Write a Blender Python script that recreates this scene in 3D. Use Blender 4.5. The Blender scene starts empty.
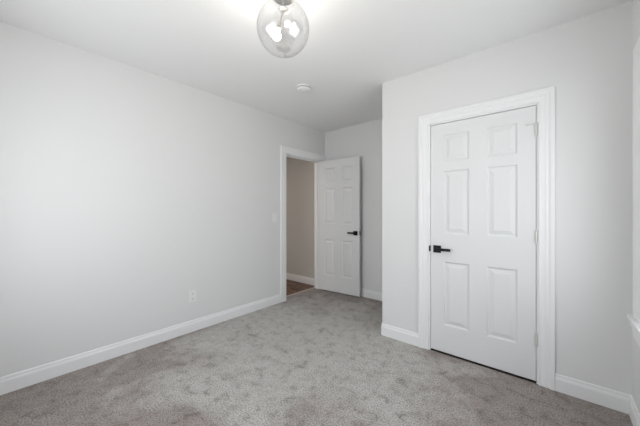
import bpy, bmesh, math
from mathutils import Vector, Matrix

# ---------------------------------------------------------------- camera, world, light
scene = bpy.context.scene
COL = scene.collection
cam_d = bpy.data.cameras.new('camera')
cam = bpy.data.objects.new('camera', cam_d); COL.objects.link(cam)
cam.location = (0, 0, 1.25)
cam.rotation_euler = (math.radians(90), 0, math.radians(40.5))
cam_d.sensor_width = 36; cam_d.lens = 36 * 276 / 640
cam_d.shift_y = -1.5 / 640
cam_d.clip_start = 0.02
scene.camera = cam
vs = scene.view_settings
vs.view_transform = 'Standard'; vs.look = 'None'; vs.gamma = 1; vs.use_curve_mapping = False
vs.exposure = -0.04

SKY = 6.1
w = bpy.data.worlds.new('world'); scene.world = w; w.use_nodes = True
nt = w.node_tree; nt.nodes.clear()
out = nt.nodes.new('ShaderNodeOutputWorld'); bg = nt.nodes.new('ShaderNodeBackground')
tc = nt.nodes.new('ShaderNodeTexCoord'); sx = nt.nodes.new('ShaderNodeSeparateXYZ')
ramp = nt.nodes.new('ShaderNodeValToRGB')
nt.links.new(tc.outputs['Generated'], sx.inputs[0]); 
mr = nt.nodes.new('ShaderNodeMapRange'); mr.inputs['From Min'].default_value = -1
nt.links.new(sx.outputs['Z'], mr.inputs['Value']); nt.links.new(mr.outputs[0], ramp.inputs[0])
ramp.color_ramp.elements[0].position = 0.0; ramp.color_ramp.elements[0].color = (0.86, 0.88, 0.90, 1)
ramp.color_ramp.elements[1].position = 1.0; ramp.color_ramp.elements[1].color = (0.80, 0.90, 1.0, 1)
e = ramp.color_ramp.elements.new(0.5); e.color = (0.95, 0.98, 1.0, 1)
nt.links.new(ramp.outputs[0], bg.inputs[0])
mx = nt.nodes.new('ShaderNodeMapRange')              # the sky is brighter on the +X side, square to the right-hand window
mx.inputs['From Min'].default_value = 0.3; mx.inputs['From Max'].default_value = 0.95; mx.interpolation_type = 'SMOOTHSTEP'
mx.inputs['To Min'].default_value = SKY; mx.inputs['To Max'].default_value = SKY * 1.1
nt.links.new(sx.outputs['X'], mx.inputs['Value']); nt.links.new(mx.outputs[0], bg.inputs[1])
nt.links.new(bg.outputs[0], out.inputs[0])

# ---------------------------------------------------------------- dimensions
XL, XR, YB, YC, YF, ZC = -2.883, 0.357, -0.45, 2.542, 3.50, 2.55
XS = -1.339            # outer corner of the closet
T = 0.12               # wall thickness
HX = -4.20             # hallway left wall
WIN_R = (0.70, 2.24, 0.645, 2.03)    # y0 y1 z0 z1 of the window in the right wall
WIN_B = (-2.30, -0.85, 0.66, 2.075)  # x0 x1 z0 z1 of the window in the back wall

def portal(name, loc, rot, sx_, sy_):
    l = bpy.data.lights.new(name, 'AREA'); l.shape = 'RECTANGLE'; l.size = sx_; l.size_y = sy_
    l.cycles.is_portal = True
    o = bpy.data.objects.new(name, l); COL.objects.link(o); o.location = loc; o.rotation_euler = rot
portal('daylight_right', (XR + T + .01, (WIN_R[0] + WIN_R[1]) / 2, (WIN_R[2] + WIN_R[3]) / 2),
       (0, math.radians(90), 0), WIN_R[3] - WIN_R[2], WIN_R[1] - WIN_R[0])
portal('daylight_back', ((WIN_B[0] + WIN_B[1]) / 2, YB - T - .01, (WIN_B[2] + WIN_B[3]) / 2),
       (math.radians(90), 0, 0), WIN_B[1] - WIN_B[0], WIN_B[3] - WIN_B[2])
hl = bpy.data.lights.new('hallway_fill_light', 'AREA'); hl.shape = 'DISK'; hl.size = 0.25; hl.energy = 9.0; hl.color = (1, .86, .74)  # added unseen light to brighten the hallway, with no lamp body
ho = bpy.data.objects.new('hallway_fill_light', hl); COL.objects.link(ho); ho.location = (-3.6, 1.6, 2.50)

# ---------------------------------------------------------------- materials
def mat(name, color, rough=0.5, metal=0.0, spec=0.5):
    m = bpy.data.materials.new(name); m.use_nodes = True
    b = m.node_tree.nodes['Principled BSDF']
    b.inputs['Base Color'].default_value = (*color, 1); b.inputs['Roughness'].default_value = rough
    b.inputs['Metallic'].default_value = metal; b.inputs['Specular IOR Level'].default_value = spec
    return m, m.node_tree, b
def bump(nt, b, scale, dist, strength=0.3, detail=3, coord='Object'):
    tc = nt.nodes.new('ShaderNodeTexCoord'); n = nt.nodes.new('ShaderNodeTexNoise')
    n.inputs['Scale'].default_value = scale; n.inputs['Detail'].default_value = detail
    bp = nt.nodes.new('ShaderNodeBump'); bp.inputs['Strength'].default_value = strength; bp.inputs['Distance'].default_value = dist
    nt.links.new(tc.outputs[coord], n.inputs['Vector']); nt.links.new(n.outputs['Fac'], bp.inputs['Height'])
    nt.links.new(bp.outputs[0], b.inputs['Normal']); return n, bp

M = {}
M['wall'], nt, b = mat('wall_paint', (0.785, 0.782, 0.778), 0.75, spec=0.3); bump(nt, b, 90, 0.001, 0.15)
M['hallpaint'], nt, b = mat('hallway_paint', (0.60, 0.575, 0.54), 0.75, spec=0.3); bump(nt, b, 90, 0.001, 0.15)
M['ceiling'], nt, b = mat('ceiling_paint', (0.90, 0.90, 0.895), 0.9, spec=0.2); bump(nt, b, 60, 0.001, 0.15)
M['trim'], nt, b = mat('trim_paint', (0.88, 0.88, 0.88), 0.45, spec=0.3)
M['door'], nt, b = mat('door_paint', (0.79, 0.79, 0.79), 0.5, spec=0.3); bump(nt, b, 120, 0.0005, 0.1)
M['black'], nt, b = mat('black_metal', (0.006, 0.006, 0.007), 0.5, 0.0, 0.25)
M['plastic'], nt, b = mat('white_plastic', (0.85, 0.85, 0.84), 0.3)
M['slot'], nt, b = mat('dark_slot', (0.05, 0.05, 0.05), 0.6)
M['hinge'], nt, b = mat('painted_hinge', (0.72, 0.72, 0.70), 0.35, 0.2)
M['steel'], nt, b = mat('brushed_steel', (0.45, 0.44, 0.42), 0.35, 0.9)
M['subfloor'], nt, b = mat('dark_subfloor', (0.06, 0.045, 0.035), 0.8)

# carpet: cut pile with pile-direction mottling
M['carpet'], nt, b = mat('grey_carpet', (0.3, 0.29, 0.28), 0.95, spec=0.1)
N = nt.nodes; Lk = nt.links
tc = N.new('ShaderNodeTexCoord')
def noise(scale, detail, rough=0.5, dist=0.0, sc=(1, 1, 1)):
    mp = N.new('ShaderNodeMapping'); mp.inputs['Scale'].default_value = sc
    n = N.new('ShaderNodeTexNoise'); n.inputs['Scale'].default_value = scale; n.inputs['Detail'].default_value = detail
    n.inputs['Roughness'].default_value = rough; n.inputs['Distortion'].default_value = dist
    Lk.new(tc.outputs['Object'], mp.inputs[0]); Lk.new(mp.outputs[0], n.inputs['Vector']); return n
def cr(src, stops):
    r = N.new('ShaderNodeValToRGB'); Lk.new(src, r.inputs[0])
    els = r.color_ramp.elements
    els[0].position, els[0].color = stops[0][0], (*stops[0][1], 1)
    els[1].position, els[1].color = stops[-1][0], (*stops[-1][1], 1)
    for p, c in stops[1:-1]: x = els.new(p); x.color = (*c, 1)
    return r
def mul(a, c, fac=1.0):
    m = N.new('ShaderNodeMix'); m.data_type = 'RGBA'; m.blend_type = 'MULTIPLY'; m.inputs[0].default_value = fac
    Lk.new(a, m.inputs[6]); Lk.new(c, m.inputs[7]); return m.outputs[2]
# pile hue plus painted-in shade: paler mid-room, darker brown around, broken up by noise
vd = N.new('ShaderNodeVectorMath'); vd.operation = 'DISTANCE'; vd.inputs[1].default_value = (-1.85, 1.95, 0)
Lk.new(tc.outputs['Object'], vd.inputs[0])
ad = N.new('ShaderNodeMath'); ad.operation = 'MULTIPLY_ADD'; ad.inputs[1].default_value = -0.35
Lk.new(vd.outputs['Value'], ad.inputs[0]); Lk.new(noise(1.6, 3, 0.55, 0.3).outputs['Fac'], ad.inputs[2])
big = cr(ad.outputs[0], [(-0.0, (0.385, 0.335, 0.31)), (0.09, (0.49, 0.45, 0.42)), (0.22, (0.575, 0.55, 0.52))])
mid = cr(noise(11, 5, 0.68, 0.5).outputs['Fac'], [(0.32, (0.58, 0.56, 0.55)), (0.43, (0.86, 0.85, 0.84)), (0.56, (1, 1, 1))])
fine = cr(noise(105, 3, 0.7).outputs['Fac'], [(0.36, (0.42, 0.41, 0.40)), (0.48, (0.92, 0.92, 0.92)), (0.64, (1.22, 1.22, 1.22))])
tuft = cr(noise(260, 2, 0.6).outputs['Fac'], [(0.32, (0.7, 0.7, 0.7)), (0.65, (1.15, 1.15, 1.15))])
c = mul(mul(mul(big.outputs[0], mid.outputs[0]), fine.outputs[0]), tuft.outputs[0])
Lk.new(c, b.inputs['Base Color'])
b.inputs['Sheen Weight'].default_value = 0.15
bn = noise(110, 4, 0.7); bp = N.new('ShaderNodeBump'); bp.inputs['Strength'].default_value = 0.6; bp.inputs['Distance'].default_value = 0.008
Lk.new(bn.outputs['Fac'], bp.inputs['Height']); Lk.new(bp.outputs[0], b.inputs['Normal'])

# hallway boards, running along X
M['wood'], nt, b = mat('brown_wood_floor', (0.2, 0.1, 0.06), 0.45)
N = nt.nodes; Lk = nt.links; tc = N.new('ShaderNodeTexCoord')
g = noise(6, 5, 0.65, 0.4, (0.6, 7, 1))
wc = cr(g.outputs['Fac'], [(0.40, (0.05, 0.022, 0.012)), (0.5, (0.19, 0.095, 0.055)), (0.61, (0.46, 0.32, 0.24))])
br = N.new('ShaderNodeTexBrick'); br.inputs['Scale'].default_value = 1; br.inputs['Brick Width'].default_value = 0.9
br.inputs['Row Height'].default_value = 0.12; br.inputs['Mortar Size'].default_value = 0.002
br.inputs['Color1'].default_value = (0.75, 0.75, 0.75, 1); br.inputs['Color2'].default_value = (1.1, 1.0, 0.95, 1); br.inputs['Mortar'].default_value = (0.25, 0.2, 0.18, 1)
Lk.new(tc.outputs['Object'], br.inputs['Vector'])
Lk.new(mul(wc.outputs[0], br.outputs['Color']), b.inputs['Base Color'])

def glass_mat(name, base, edge, tint=(1, 1, 1)):
    m = bpy.data.materials.new(name); m.use_nodes = True; nt = m.node_tree; nt.nodes.clear()
    o = nt.nodes.new('ShaderNodeOutputMaterial'); mx = nt.nodes.new('ShaderNodeMixShader')
    tr = nt.nodes.new('ShaderNodeBsdfTransparent'); gl = nt.nodes.new('ShaderNodeBsdfGlossy')
    tr.inputs[0].default_value = (*tint, 1); gl.inputs['Roughness'].default_value = 0.02
    lw = nt.nodes.new('ShaderNodeLayerWeight'); lw.inputs[0].default_value = 0.5
    pw = nt.nodes.new('ShaderNodeMath'); pw.operation = 'POWER'; pw.inputs[1].default_value = 4.0
    ma = nt.nodes.new('ShaderNodeMath'); ma.operation = 'MULTIPLY_ADD'; ma.inputs[1].default_value = edge; ma.inputs[2].default_value = base
    nt.links.new(lw.outputs['Facing'], pw.inputs[0]); nt.links.new(pw.outputs[0], ma.inputs[0]); nt.links.new(ma.outputs[0], mx.inputs[0])
    nt.links.new(tr.outputs[0], mx.inputs[1]); nt.links.new(gl.outputs[0], mx.inputs[2]); nt.links.new(mx.outputs[0], o.inputs[0])
    return m
M['pane'] = glass_mat('window_glass', 0.05, 0.8)
M['tinted_pane'] = glass_mat('tinted_window_glass', 0.05, 0.8, (0.735, 0.735, 0.735))   # right-hand window: grey tint added to dim the daylight
M['globe'] = glass_mat('clear_globe_glass', 0.13, 0.55, (0.99, 0.99, 0.99))
m = bpy.data.materials.new('lit_bulb'); m.use_nodes = True
b = m.node_tree.nodes['Principled BSDF']; b.inputs['Base Color'].default_value = (0.9, 0.9, 0.88, 1)
b.inputs['Emission Color'].default_value = (1, 0.94, 0.86, 1); b.inputs['Emission Strength'].default_value = 320
M['bulb'] = m

# ---------------------------------------------------------------- mesh helpers
def obj(name, bm, m, parent=None, smooth=False, **props):
    bmesh.ops.recalc_face_normals(bm, faces=bm.faces)
    me = bpy.data.meshes.new(name); bm.to_mesh(me); bm.free()
    if smooth:
        for p in me.polygons: p.use_smooth = True
    me.materials.append(M[m]); o = bpy.data.objects.new(name, me); COL.objects.link(o)
    if parent: o.parent = parent
    for k, v in props.items(): o[k] = v
    return o
def box(bm, x0, x1, y0, y1, z0, z1, bev=0.0):
    r = bmesh.ops.create_cube(bm, size=1)
    for v in r['verts']:
        v.co = Vector(((x0 + x1) / 2 + v.co.x * (x1 - x0), (y0 + y1) / 2 + v.co.y * (y1 - y0), (z0 + z1) / 2 + v.co.z * (z1 - z0)))
    if bev:
        es = list({e for v in r['verts'] for e in v.link_edges})
        bmesh.ops.bevel(bm, geom=es, offset=bev, segments=2, affect='EDGES', profile=0.5)
    return bm
def wall_boxes(bm, axis, p0, p1, a0, a1, z0, z1, holes=()):
    """slab between p0..p1 across, a0..a1 along, with rectangular holes (a0,a1,z0,z1) sorted along."""
    def bx(s, e, lo, hi):
        if e - s < 1e-5 or hi - lo < 1e-5: return
        if axis == 'x': box(bm, p0, p1, s, e, lo, hi)      # wall faces X, runs along Y
        else: box(bm, s, e, p0, p1, lo, hi)
    cur = a0
    for h in sorted(holes):
        bx(cur, h[0], z0, z1); bx(h[0], h[1], z0, h[2]); bx(h[0], h[1], h[3], z1); cur = h[1]
    bx(cur, a1, z0, z1)
    return bm
def lathe(bm, prof, seg=48, mtx=Matrix()):
    rings = []
    for r, z in prof:
        if r < 1e-6: rings.append([bm.verts.new(mtx @ Vector((0, 0, z)))])
        else: rings.append([bm.verts.new(mtx @ Vector((r * math.cos(2 * math.pi * i / seg), r * math.sin(2 * math.pi * i / seg), z))) for i in range(seg)])
    for a, c in zip(rings, rings[1:]):
        for i in range(seg):
            j = (i + 1) % seg
            if len(a) == 1 and len(c) == 1: continue
            if len(a) == 1: bm.faces.new((a[0], c[i], c[j]))
            elif len(c) == 1: bm.faces.new((a[i], c[0], a[j]))
            else: bm.faces.new((a[i], c[i], c[j], a[j]))
    return bm
def empty(name, loc, **props):
    o = bpy.data.objects.new(name, None); COL.objects.link(o); o.location = loc; o.empty_display_size = 0.1
    for k, v in props.items(): o[k] = v
    return o
def sweep(bm, rings, closed_profile=True):
    """connect successive profile rings and cap the ends"""
    vr = [[bm.verts.new(p) for p in ring] for ring in rings]
    n = len(vr[0])
    for a, c in zip(vr, vr[1:]):
        for i in range(n):
            j = (i + 1) % n
            bm.faces.new((a[i], a[j], c[j], c[i]))
    bm.faces.new(vr[0]); bm.faces.new(list(reversed(vr[-1])))
    return bm
ST = dict(kind='structure')

# ---------------------------------------------------------------- floor / ceiling
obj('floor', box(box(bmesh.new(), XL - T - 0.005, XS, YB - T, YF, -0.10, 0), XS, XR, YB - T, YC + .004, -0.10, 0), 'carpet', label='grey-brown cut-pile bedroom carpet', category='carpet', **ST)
obj('floor', box(bmesh.new(), HX - T, XL - T - 0.02, -1.2, YF, -0.10, -0.004), 'wood', label='brown wood plank floor of the hallway beyond the open door', category='floor', **ST)
obj('floor', box(bmesh.new(), XS, XR, YC + .004, YF, -0.10, -0.016), 'subfloor', label='bare floor inside the closet, coloured dark for shade in the gap under its door', category='floor', **ST)  # closet floor coloured dark so the gap under the door reads as shade
obj('ceiling', box(bmesh.new(), HX - T, XR + T, -1.2, YF + T, ZC, ZC + 0.1), 'ceiling', label='smooth white bedroom ceiling', category='ceiling', **ST)

# ---------------------------------------------------------------- walls
D2 = (2.645, 3.375, 2.052)        # left wall doorway (y0,y1,top) between jambs
D1 = (-0.862, -0.106, 2.026)      # closet doorway (x0,x1,top)
J = 0.02
obj('wall_left', wall_boxes(bmesh.new(), 'x', XL - T, XL, YB - T, YF, 0, ZC, [(D2[0] - J, D2[1] + J, 0, D2[2] + J)]), 'wall',
    label='long pale grey wall on the left with the outlet and switch', category='wall', **ST)
obj('wall_far', wall_boxes(bmesh.new(), 'y', YF, YF + T, XL - T, XR + T, 0, ZC), 'wall', label='pale grey wall behind the open door', category='wall', **ST)
obj('wall_closet', wall_boxes(bmesh.new(), 'y', YC, YC + T, XS, XR, 0, ZC, [(D1[0] - J, D1[1] + J, 0, D1[2] + J)]), 'wall',
    label='pale grey closet wall around the closed door', category='wall', **ST)
obj('wall_closet_side', wall_boxes(bmesh.new(), 'x', XS, XS + T, YC + T, YF, 0, ZC), 'wall', label='side return of the closet beside the entry nook', category='wall', **ST)
obj('wall_right', wall_boxes(bmesh.new(), 'x', XR, XR + T, YB - T, YF, 0, ZC, [WIN_R]), 'wall', label='pale grey window wall at the right edge', category='wall', **ST)
obj('wall_back', wall_boxes(bmesh.new(), 'y', YB - T, YB, XL, XR, 0, ZC, [WIN_B]), 'wall', label='pale grey wall behind the camera', category='wall', **ST)
bm = bmesh.new(); box(bm, HX - T, XL - T, YF, YF + T, -0.004, ZC); box(bm, HX - T, HX, -1.2, YF, -0.004, ZC); box(bm, HX, XL - T, -1.2 - T, -1.2, -0.004, ZC)
obj('wall_hallway', bm, 'hallpaint', label='taupe hallway wall seen through the open doorway', category='wall', **ST)

# ---------------------------------------------------------------- baseboards
BP = [(0, 0), (0.014, 0), (0.014, 0.083), (0.0115, 0.092), (0.009, 0.098), (0.0085, 0.110), (0.006, 0.116), (0, 0.117)]
def baseboard(name, pts, label, z=0.0):
    """pts: polyline on the wall plane, room on the LEFT of the direction of travel; mitred corners"""
    P = [Vector((p[0], p[1])) for p in pts]; rings = []
    for i, p in enumerate(P):
        ds = []
        if i > 0: ds.append((P[i] - P[i - 1]).normalized())
        if i < len(P) - 1: ds.append((P[i + 1] - P[i]).normalized())
        ns = [Vector((-d.y, d.x)) for d in ds]
        if len(ns) == 2: n = (ns[0] + ns[1]); n = n / (n.dot(ns[0]))
        else: n = ns[0]
        rings.append([Vector((p.x + n.x * o, p.y + n.y * o, z + h)) for o, h in BP])
    o = obj(name, sweep(bmesh.new(), rings), 'trim', label=label, category='baseboard', **ST)
    return o
CW = 0.090
baseboard('baseboard_left', [(XL, D2[0] - 0.01 - 0.1), (XL, YB), (-2.3, YB)][::1], 'white baseboard along the long left wall')
baseboard('baseboard_far', [(XS, YC), (XS, YF), (XL + 0.001, YF)][::1], 'white baseboard behind the open door')
baseboard('baseboard_closet', [(D1[0] - 0.012 - CW, YC), (XS, YC), (XS, YC + 0.0005)][:2], 'short white baseboard left of the closet door')
baseboard('baseboard_right', [(XR, YB), (XR, YC), (D1[1] + 0.012 + CW, YC)], 'white baseboard right of the closet door, turning under the window')
baseboard('baseboard_back', [(-2.3, YB), (XR, YB)], 'white baseboard behind the camera')
baseboard('baseboard_hallway', [(XL - T, YF), (HX, YF), (HX, -1.2)], 'white baseboard of the hallway', -0.004)

# ---------------------------------------------------------------- casings and jambs
PLAIN = [(0, 0), (0, 0.012), (0.004, 0.015), (0.020, 0.016), (0.026, 0.018), (0.088, 0.018), (0.096, 0.016), (0.100, 0.012), (0.100, 0)]
FLUTE = [(0, 0), (0, 0.009), (0.002, 0.011), (0.012, 0.012), (0.015, 0.009), (0.038, 0.010), (0.042, 0.013), (0.050, 0.013),
         (0.054, 0.010), (0.062, 0.012), (0.068, 0.016), (0.072, 0.018), (0.092, 0.018), (0.095, 0.015), (0.095, 0)]
def casing(bm, f, a0, a1, z0, z1, prof):
    """mitred three-sided casing. f(a, z, out)->world"""
    path = [lambda o, h: f(a0 - o, z0, h), lambda o, h: f(a0 - o, z1 + o, h), lambda o, h: f(a1 + o, z1 + o, h), lambda o, h: f(a1 + o, z0, h)]
    return sweep(bm, [[Vector(p(o, h)) for o, h in prof] for p in path])
# closet door frame (wall plane YC, facing -Y)
fC = lambda a, z, h: (a, YC - h, z)
obj('trim_1', casing(bmesh.new(), fC, D1[0] - 0.012, D1[1] + 0.012, 0, D1[2] + 0.010, [(o * .95, h) for o, h in FLUTE]), 'trim', label='white fluted casing around the closed closet door', category='door casing', **ST)
bm = bmesh.new()
box(bm, D1[0] - J, D1[0], YC, YC + T, 0, D1[2]); box(bm, D1[1], D1[1] + J, YC, YC + T, 0, D1[2]); box(bm, D1[0] - J, D1[1] + J, YC, YC + T, D1[2], D1[2] + J)
for x0, x1 in ((D1[0], D1[0] + .012), (D1[1] - .012, D1[1])): box(bm, x0, x1, YC + .042, YC + .075, 0, D1[2])
box(bm, D1[0] + .012, D1[1] - .012, YC + .042, YC + .075, D1[2] - .012, D1[2])
jo = obj('trim_2', bm, 'trim', label='white jamb lining the closet doorway', category='door jamb', **ST)
obj('strike_plate', box(box(bmesh.new(), D1[0] - .0005, D1[0] + .0015, YC - .001, YC + .03, 0.892, 0.942, .0005), D1[0] - .010, D1[0] + .0015, YC - .0035, YC - .0005, 0.892, 0.942, .0008), 'black', jo, label='black strike plate')
# entry door frame (wall plane XL, facing +X)
fL = lambda a, z, h: (XL + h, a, z)
obj('trim_3', casing(bmesh.new(), fL, D2[0] - .01, D2[1] + .01, 0, D2[2] + .01, PLAIN), 'trim', label='white flat casing around the open entry doorway', category='door casing', **ST)
fH = lambda a, z, h: (XL - T - h, a, z)
bm = bmesh.new()
box(bm, XL - T, XL, D2[0] - J, D2[0], 0, D2[2]); box(bm, XL - T, XL, D2[1], D2[1] + J, 0, D2[2]); box(bm, XL - T, XL, D2[0] - J, D2[1] + J, D2[2], D2[2] + J)
for y0, y1 in ((D2[0], D2[0] + .012), (D2[1] - .012, D2[1])): box(bm, XL - .075, XL - .040, y0, y1, 0, D2[2])
box(bm, XL - .075, XL - .040, D2[0] + .012, D2[1] - .012, D2[2] - .012, D2[2])
jo = obj('trim_4', bm, 'trim', label='white jamb lining the entry doorway', category='door jamb', **ST)
obj('strike_plate', box(box(bmesh.new(), XL - .034, XL + .0012, D2[0] - .0005, D2[0] + .0015, 0.90, 0.96, .0005), XL + .0005, XL + .003, D2[0] - .009, D2[0] + .0015, 0.90, 0.96, .0008), 'black', jo, label='black strike plate')
bm = bmesh.new(); sweep(bm, [[Vector((XL - T - .028 + a, y, z)) for a, z in ((0, -.004), (0, 0.000), (.010, .007), (.026, .007), (.034, .0005), (.034, -.004))] for y in (D2[0] + .001, D2[1] - .001)])
M['strip'], _, _ = mat('threshold_strip', (0.50, 0.44, 0.39), 0.5)
obj('trim_5', bm, 'strip', label='thin beige threshold strip between carpet and wood floor', category='threshold', **ST)

# ---------------------------------------------------------------- six-panel doors
def door_mesh(W, H, TH, cols, rows):
    """leaf: x 0..W, y 0 (front) .. TH (back), z 0..H; moulded panels on both faces"""
    bm = bmesh.new()
    xs = sorted({0, W, *[c for p in cols for c in p]}); zs = sorted({0, H, *[r for p in rows for r in p]})
    rings = [(0, 0), (0.004, 0.0015), (0.010, 0.0105), (0.018, 0.0115), (0.024, 0.0105), (0.048, 0.0025), (0.054, 0.002)]
    for side in (0, 1):
        Y = lambda d: d if side == 0 else TH - d
        cache = {}
        def V(x, z, d=0):
            k = (round(x, 5), round(z, 5), round(d, 5))
            if k not in cache: cache[k] = bm.verts.new((x, Y(d), z))
            return cache[k]
        for i in range(len(xs) - 1):
            for j in range(len(zs) - 1):
                a, b_, c_, d_ = xs[i], xs[i + 1], zs[j], zs[j + 1]
                if (a, b_) in cols and (c_, d_) in rows:
                    prev = None
                    for ins, dep in rings:
                        q = [V(a + ins, c_ + ins, dep), V(b_ - ins, c_ + ins, dep), V(b_ - ins, d_ - ins, dep), V(a + ins, d_ - ins, dep)]
                        if prev:
                            for k in range(4): bm.faces.new((prev[k], prev[(k + 1) % 4], q[(k + 1) % 4], q[k]))
                        prev = q
                    bm.faces.new(prev)
                else: bm.faces.new((V(a, c_), V(b_, c_), V(b_, d_), V(a, d_)))
    for s in range(len(xs) - 1):
        for z in (0, H):
            bm.faces.new([bm.verts.new(p) for p in ((xs[s], 0, z), (xs[s + 1], 0, z), (xs[s + 1], TH, z), (xs[s], TH, z))])
    for s in range(len(zs) - 1):
        for x in (0, W):
            bm.faces.new([bm.verts.new(p) for p in ((x, 0, zs[s]), (x, 0, zs[s + 1]), (x, TH, zs[s + 1]), (x, TH, zs[s]))])
    bmesh.ops.remove_doubles(bm, verts=bm.verts, dist=1e-5)
    return bm
def lever_set(door, xr, z, y, side, TH, direction):
    """square rose + bar lever; side -1: on the y=0 face pointing -y"""
    s = side; y0 = y
    bm = bmesh.new(); ys = sorted((y0, y0 + s * .009)); box(bm, xr - .032, xr + .032, ys[0], ys[1], z - .032, z + .032, .0015)
    hnd = obj('door_handle', bm, 'black', door, label='black square rose with bar lever')
    bm = bmesh.new()
    rot = Matrix.Translation((xr, y0 + s * .009, z)) @ Matrix.Rotation(math.radians(90) * (1 if s < 0 else -1), 4, 'X')
    lathe(bm, [(0, -.001), (.012, -.001), (.012, .026), (.0, .026)], 24, rot)
    xa, xb = sorted((xr - direction * .011, xr + direction * .118)); yy = sorted((y0 + s * .030, y0 + s * .042))
    box(bm, xa, xb, yy[0], yy[1], z - .012, z + .012, .002)
    obj('lever', bm, 'black', hnd)
def hinge(door, name, x, y, z, painted, stop=False):
    bm = bmesh.new()
    lathe(bm, [(0, -.049), (.004, -.049), (.0065, -.045), (.0065, .045), (.004, .049), (0, .049)], 16, Matrix.Translation((x, y - .004, z)))
    for k in (-.027, -.009, .009, .027): lathe(bm, [(.0066, k - .0006), (.0072, k), (.0066, k + .0006)], 16, Matrix.Translation((x, y - .004, z)))
    box(bm, x - .012, x + .010, y - .0015, y + .0002, z - .044, z + .044)
    h = obj(name, bm, 'hinge', door)
    if stop:
        bm = bmesh.new(); box(bm, x - .055, x + .004, y - .016, y - .010, z + .044, z + .050, .001)
        lathe(bm, [(0, 0), (.007, 0), (.007, .012), (0, .012)], 16, Matrix.Translation((x - .055, y - .013, z + .047)) @ Matrix.Rotation(math.radians(90), 4, 'X') @ Matrix.Translation((0, 0, -.010)))
        box(bm, x - .002, x + .018, y - .024, y - .019, z + .044, z + .050, .001)
        obj('hinge_stop', bm, 'hinge', h, label='hinge pin door stop')
ROWS = [(0.235, 0.795), (1.035, 1.590), (1.670, 1.905)]
def mk_door(name, W, H, TH, m=.109):
    pw = (W - 2 * m - .125) / 2
    cols = [(m, m + pw), (W - m - pw, W - m)]
    cols = [tuple(round(v, 4) for v in c) for c in cols]
    return obj(name, door_mesh(W, H, TH, cols, ROWS), 'door')
# closed closet door (local x 0 = latch side)
W1 = D1[1] - D1[0] - 0.007
d = mk_door('door_1', W1, 2.004, .035); d.location = (D1[0] + .0035, YC + .004, .017)
d['kind'] = 'structure'; d['label'] = 'closed white six-panel closet door with black lever on its left'; d['category'] = 'door'
lever_set(d, .057, .900, 0, -1, .035, 1)
lever_set(d, .057, .900, .035, 1, .035, 1)
for z, st in ((1.825, True), (1.050, False), (0.300, False)): hinge(d, 'hinge', W1 + .002, -.003, z, True, st)
# open entry door (local x 0 = hinge side, front face = seen face)
W2 = .720
d = mk_door('door_2', W2, 2.024, .035); d.location = (XL + .012, D2[1] - .041, .020); d.rotation_euler.z = math.radians(4.8)
d['kind'] = 'structure'; d['label'] = 'open white six-panel entry door swung back against the far wall'; d['category'] = 'door'
lever_set(d, W2 - .060, .915, 0, -1, .035, -1)
lever_set(d, W2 - .060, .915, .035, 1, .035, -1)
obj('latch_plate', box(bmesh.new(), W2 - .001, W2 + .0015, .004, .031, .885, .945, .0005), 'black', d, label='black latch plate on the door edge')
for z in (1.80, 1.03, 0.25):
    bm = bmesh.new(); lathe(bm, [(0, -.045), (.0065, -.045), (.0065, .045), (0, .045)], 16, Matrix.Translation((-.004, .038, z)))
    box(bm, -.0015, .0005, .004, .038, z - .044, z + .044)
    obj('hinge', bm, 'hinge', d)

# ---------------------------------------------------------------- windows (double hung)
def window(name, f, a0, a1, z0, z1, label, pm):
    """f(a, z, out): out>0 into the room, <0 into the wall"""
    def bx(bm, A0, A1, Z0, Z1, o0, o1, bev=0):
        p, q = Vector(f(A0, Z0, o0)), Vector(f(A1, Z1, o1))
        return box(bm, *sorted((p.x, q.x)), *sorted((p.y, q.y)), *sorted((p.z, q.z)), bev)
    j = .019
    bm = bmesh.new()
    bx(bm, a0, a0 + j, z0, z1, -T, 0); bx(bm, a1 - j, a1, z0, z1, -T, 0); bx(bm, a0 + j, a1 - j, z1 - j, z1, -T, 0); bx(bm, a0 + j, a1 - j, z0, z0 + j, -T, 0)
    for A in (a0 + j, a1 - j - .012): bx(bm, A, A + .012, z0 + j, z1 - j, -.035, -.015)
    root = obj(name, bm, 'trim', label=label, category='window', **ST)
    zm = (z0 + z1) / 2; s = .045
    for nm, Z0, Z1, o in (('lower_sash', z0 + j, zm + .02, -.066), ('upper_sash', zm - .02, z1 - j, -.098)):
        bm = bmesh.new(); A0, A1 = a0 + j, a1 - j
        bx(bm, A0, A0 + s, Z0, Z1, o, o + .03); bx(bm, A1 - s, A1, Z0, Z1, o, o + .03)
        bx(bm, A0 + s, A1 - s, Z0, Z0 + s, o, o + .03); bx(bm, A0 + s, A1 - s, Z1 - s, Z1, o, o + .03)
        sh = obj(nm, bm, 'trim', root)
        obj('pane', bx(bmesh.new(), A0 + s, A1 - s, Z0 + s, Z1 - s, o + .013, o + .014), pm, sh)
    bm = bmesh.new(); bx(bm, (a0 + a1) / 2 - .03, (a0 + a1) / 2 + .03, zm + .018, zm + .030, -.062, -.040, .003)
    obj('sash_lock', bm, 'hinge', root)
    bm = bmesh.new(); bx(bm, a0 - .185, a1 + .185, z0 - .024, z0, -.002, .038, .004); obj('window_sill', bm, 'trim', root)
    bm = bmesh.new(); bx(bm, a0 - .155, a1 + .155, z0 - .120, z0 - .024, 0, .016, .003); bx(bm, a0 - .16, a1 + .16, z0 - .058, z0 - .024, .0, .028, .005); bx(bm, a0 - .158, a1 + .158, z0 - .088, z0 - .062, .0, .021, .004)
    obj('apron', bm, 'trim', root)
    obj('window_frame', casing(bmesh.new(), f, a0 + .006, a1 - .006, z0, z1 - .006, [(o * 1.7, h) for o, h in FLUTE]), 'trim', root)
window('window_1', lambda a, z, o: (XR - o, a, z), *WIN_R, 'white-cased window on the right-hand wall at the photo edge', 'tinted_pane')
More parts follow.
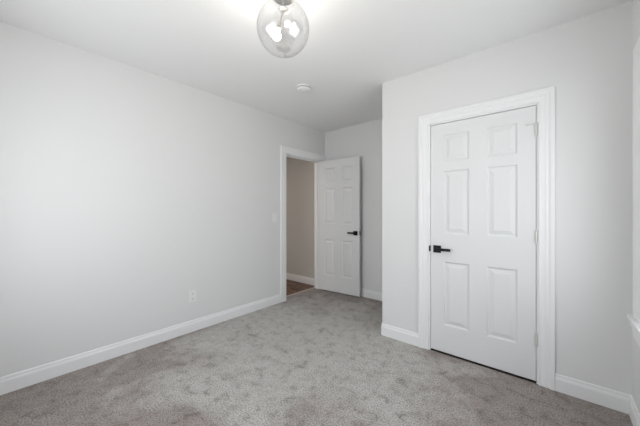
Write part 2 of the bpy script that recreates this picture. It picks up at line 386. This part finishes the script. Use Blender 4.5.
window('window_2', lambda a, z, o: (a, YB + o, z), *WIN_B, 'white-cased window in the wall behind the camera', 'pane')

# ---------------------------------------------------------------- outlet and light switch
def plate(name, loc, W, H, label, cat):
    root = empty(name, loc, label=label, category=cat)
    bm = bmesh.new(); box(bm, 0, .006, -W / 2, W / 2, -H / 2, H / 2, .002); obj('face_plate', bm, 'plastic', root); return root
r = plate('wall_outlet', (XL, 1.327, .368), .076, .120, 'white duplex power outlet low on the long left wall', 'outlet')
for dz in (.0265, -.0265):
    bm = bmesh.new(); box(bm, .004, .0085, -.017, .017, dz - .0165, dz + .0165, .004)
    s = obj('receptacle', bm, 'plastic', r)
    bm = bmesh.new()
    for y in (-.0065, .0065): box(bm, .0076, .0088, y - .0012, y + .0012, dz - .001, dz + .008)
    lathe(bm, [(0, .0076), (.0026, .0076), (.0026, .0088), (0, .0088)], 12, Matrix.Translation((0, 0, dz - .008)) @ Matrix.Rotation(math.radians(90), 4, 'Y'))
    obj('slot', bm, 'slot', s, label='dark plug slots')
bm = bmesh.new(); lathe(bm, [(0, .005), (.0032, .005), (.0028, .0072), (0, .0076)], 16, Matrix.Rotation(math.radians(90), 4, 'Y')); obj('screw', bm, 'plastic', r)
r = plate('light_switch', (XL, 2.437, 1.172), .076, .120, 'white light switch on the left wall beside the open doorway', 'light switch')
bm = bmesh.new(); box(bm, .004, .0075, -.0165, .0165, -.033, .033, .001); obj('rocker_frame', bm, 'plastic', r)
bm = bmesh.new()
sweep(bm, [[Vector((a, y, z)) for a, z in ((.005, -.030), (.0115, -.030), (.0085, 0), (.0082, .030), (.005, .030))] for y in (-.0145, .0145)]); obj('rocker', bm, 'plastic', r)

# ---------------------------------------------------------------- smoke detector
SD = 1.14
r = empty('smoke_detector', (-2.005, 2.085, ZC), label='round white smoke detector on the ceiling', category='smoke detector')
obj('base_ring', lathe(bmesh.new(), [(0, 0), (.070, 0), (.072, -.003), (.072, -.012), (.066, -.014), (0, -.014)], 48), 'plastic', r, smooth=False)
obj('cover', lathe(bmesh.new(), [(0, -.014), (.060, -.014), (.060, -.020), (.064, -.022), (.062, -.034), (.052, -.042), (.030, -.045), (.029, -.043), (.020, -.043), (.019, -.046), (0, -.047)], 48), 'plastic', r)
bm = bmesh.new()
for k in range(20):
    a = 2 * math.pi * k / 20; m_ = Matrix.Rotation(a, 4, 'Z')
    n0 = len(bm.verts); box(bm, .058, .0612, -.006, .006, -.0198, -.0145)
    bm.verts.ensure_lookup_table()
    for v in bm.verts[n0:]: v.co = m_ @ v.co
obj('vent', bm, 'slot', r, label='dark vent slots')

r.scale = (SD, SD, .95)
# ---------------------------------------------------------------- ceiling light
GX, GY, GR = -1.192, 1.070, 0.150
GZ = 2.302
r = empty('ceiling_light', (GX, GY, ZC), label='clear glass globe ceiling light with black metal fitter', category='ceiling light')
gz = GZ - ZC
obj('canopy', lathe(bmesh.new(), [(0, 0), (.075, 0), (.075, -.016), (.070, -.022), (.062, -.026), (0, -.026)], 48), 'black', r)
obj('fitter', lathe(bmesh.new(), [(0, -.026), (.058, -.026), (.063, -.030), (.063, -.068), (.060, -.072), (0, -.072)], 48), 'black', r)
th0 = math.asin(.060 / GR); prof = []
prof += [(.058, -.063), (.058, -.100)]
n = 40
for i in range(n + 1):
    t_ = th0 + (math.pi - th0) * i / n; prof.append((GR * math.sin(t_) if i < n else 0, gz + GR * math.cos(t_)))
ri = GR - .003
for i in range(n, -1, -1):
    t_ = th0 + (math.pi - th0) * i / n; prof.append((ri * math.sin(t_) if i < n else 0, gz + ri * math.cos(t_)))
prof += [(.055, -.100), (.055, -.063)]
obj('glass_globe', lathe(bmesh.new(), prof, 96), 'globe', r, smooth=True, label='clear glass globe')
# socket cluster: two lamp holders splayed from a small hub
obj('hub', lathe(bmesh.new(), [(.005, -.071), (.005, -.134), (.028, -.136), (.028, -.141), (.020, -.146), (.006, -.149), (0, -.149)], 32), 'steel', r)
view_dir = Vector((-.751, .660, 0)).normalized(); rightv = Vector((.66, .751, 0)).normalized()
def socket(tilt_vec, ang):
    ax = Vector((0, 0, -1)).cross(tilt_vec).normalized()
    mt = Matrix.Translation((0, 0, -.144)) @ Matrix.Rotation(ang, 4, ax) @ Matrix.Rotation(math.pi, 4, 'X')
    s = obj('socket', lathe(bmesh.new(), [(0, 0), (.004, 0), (.004, .070), (.011, .076), (.014, .084), (.014, .110), (.012, .114), (0, .114)], 32, mt), 'steel', r)
    pr = [(0, .070), (.013, .074), (.014, .086), (.020, .100), (.0275, .117), (.030, .132), (.0275, .147), (.020, .157), (.010, .1615), (0, .163)]
    pr = [(a * .78, .110 + (z - .070) * .70) for a, z in pr]
    obj('bulb', lathe(bmesh.new(), pr, 32, mt), 'bulb', s, smooth=True)
socket(-rightv, math.radians(14))
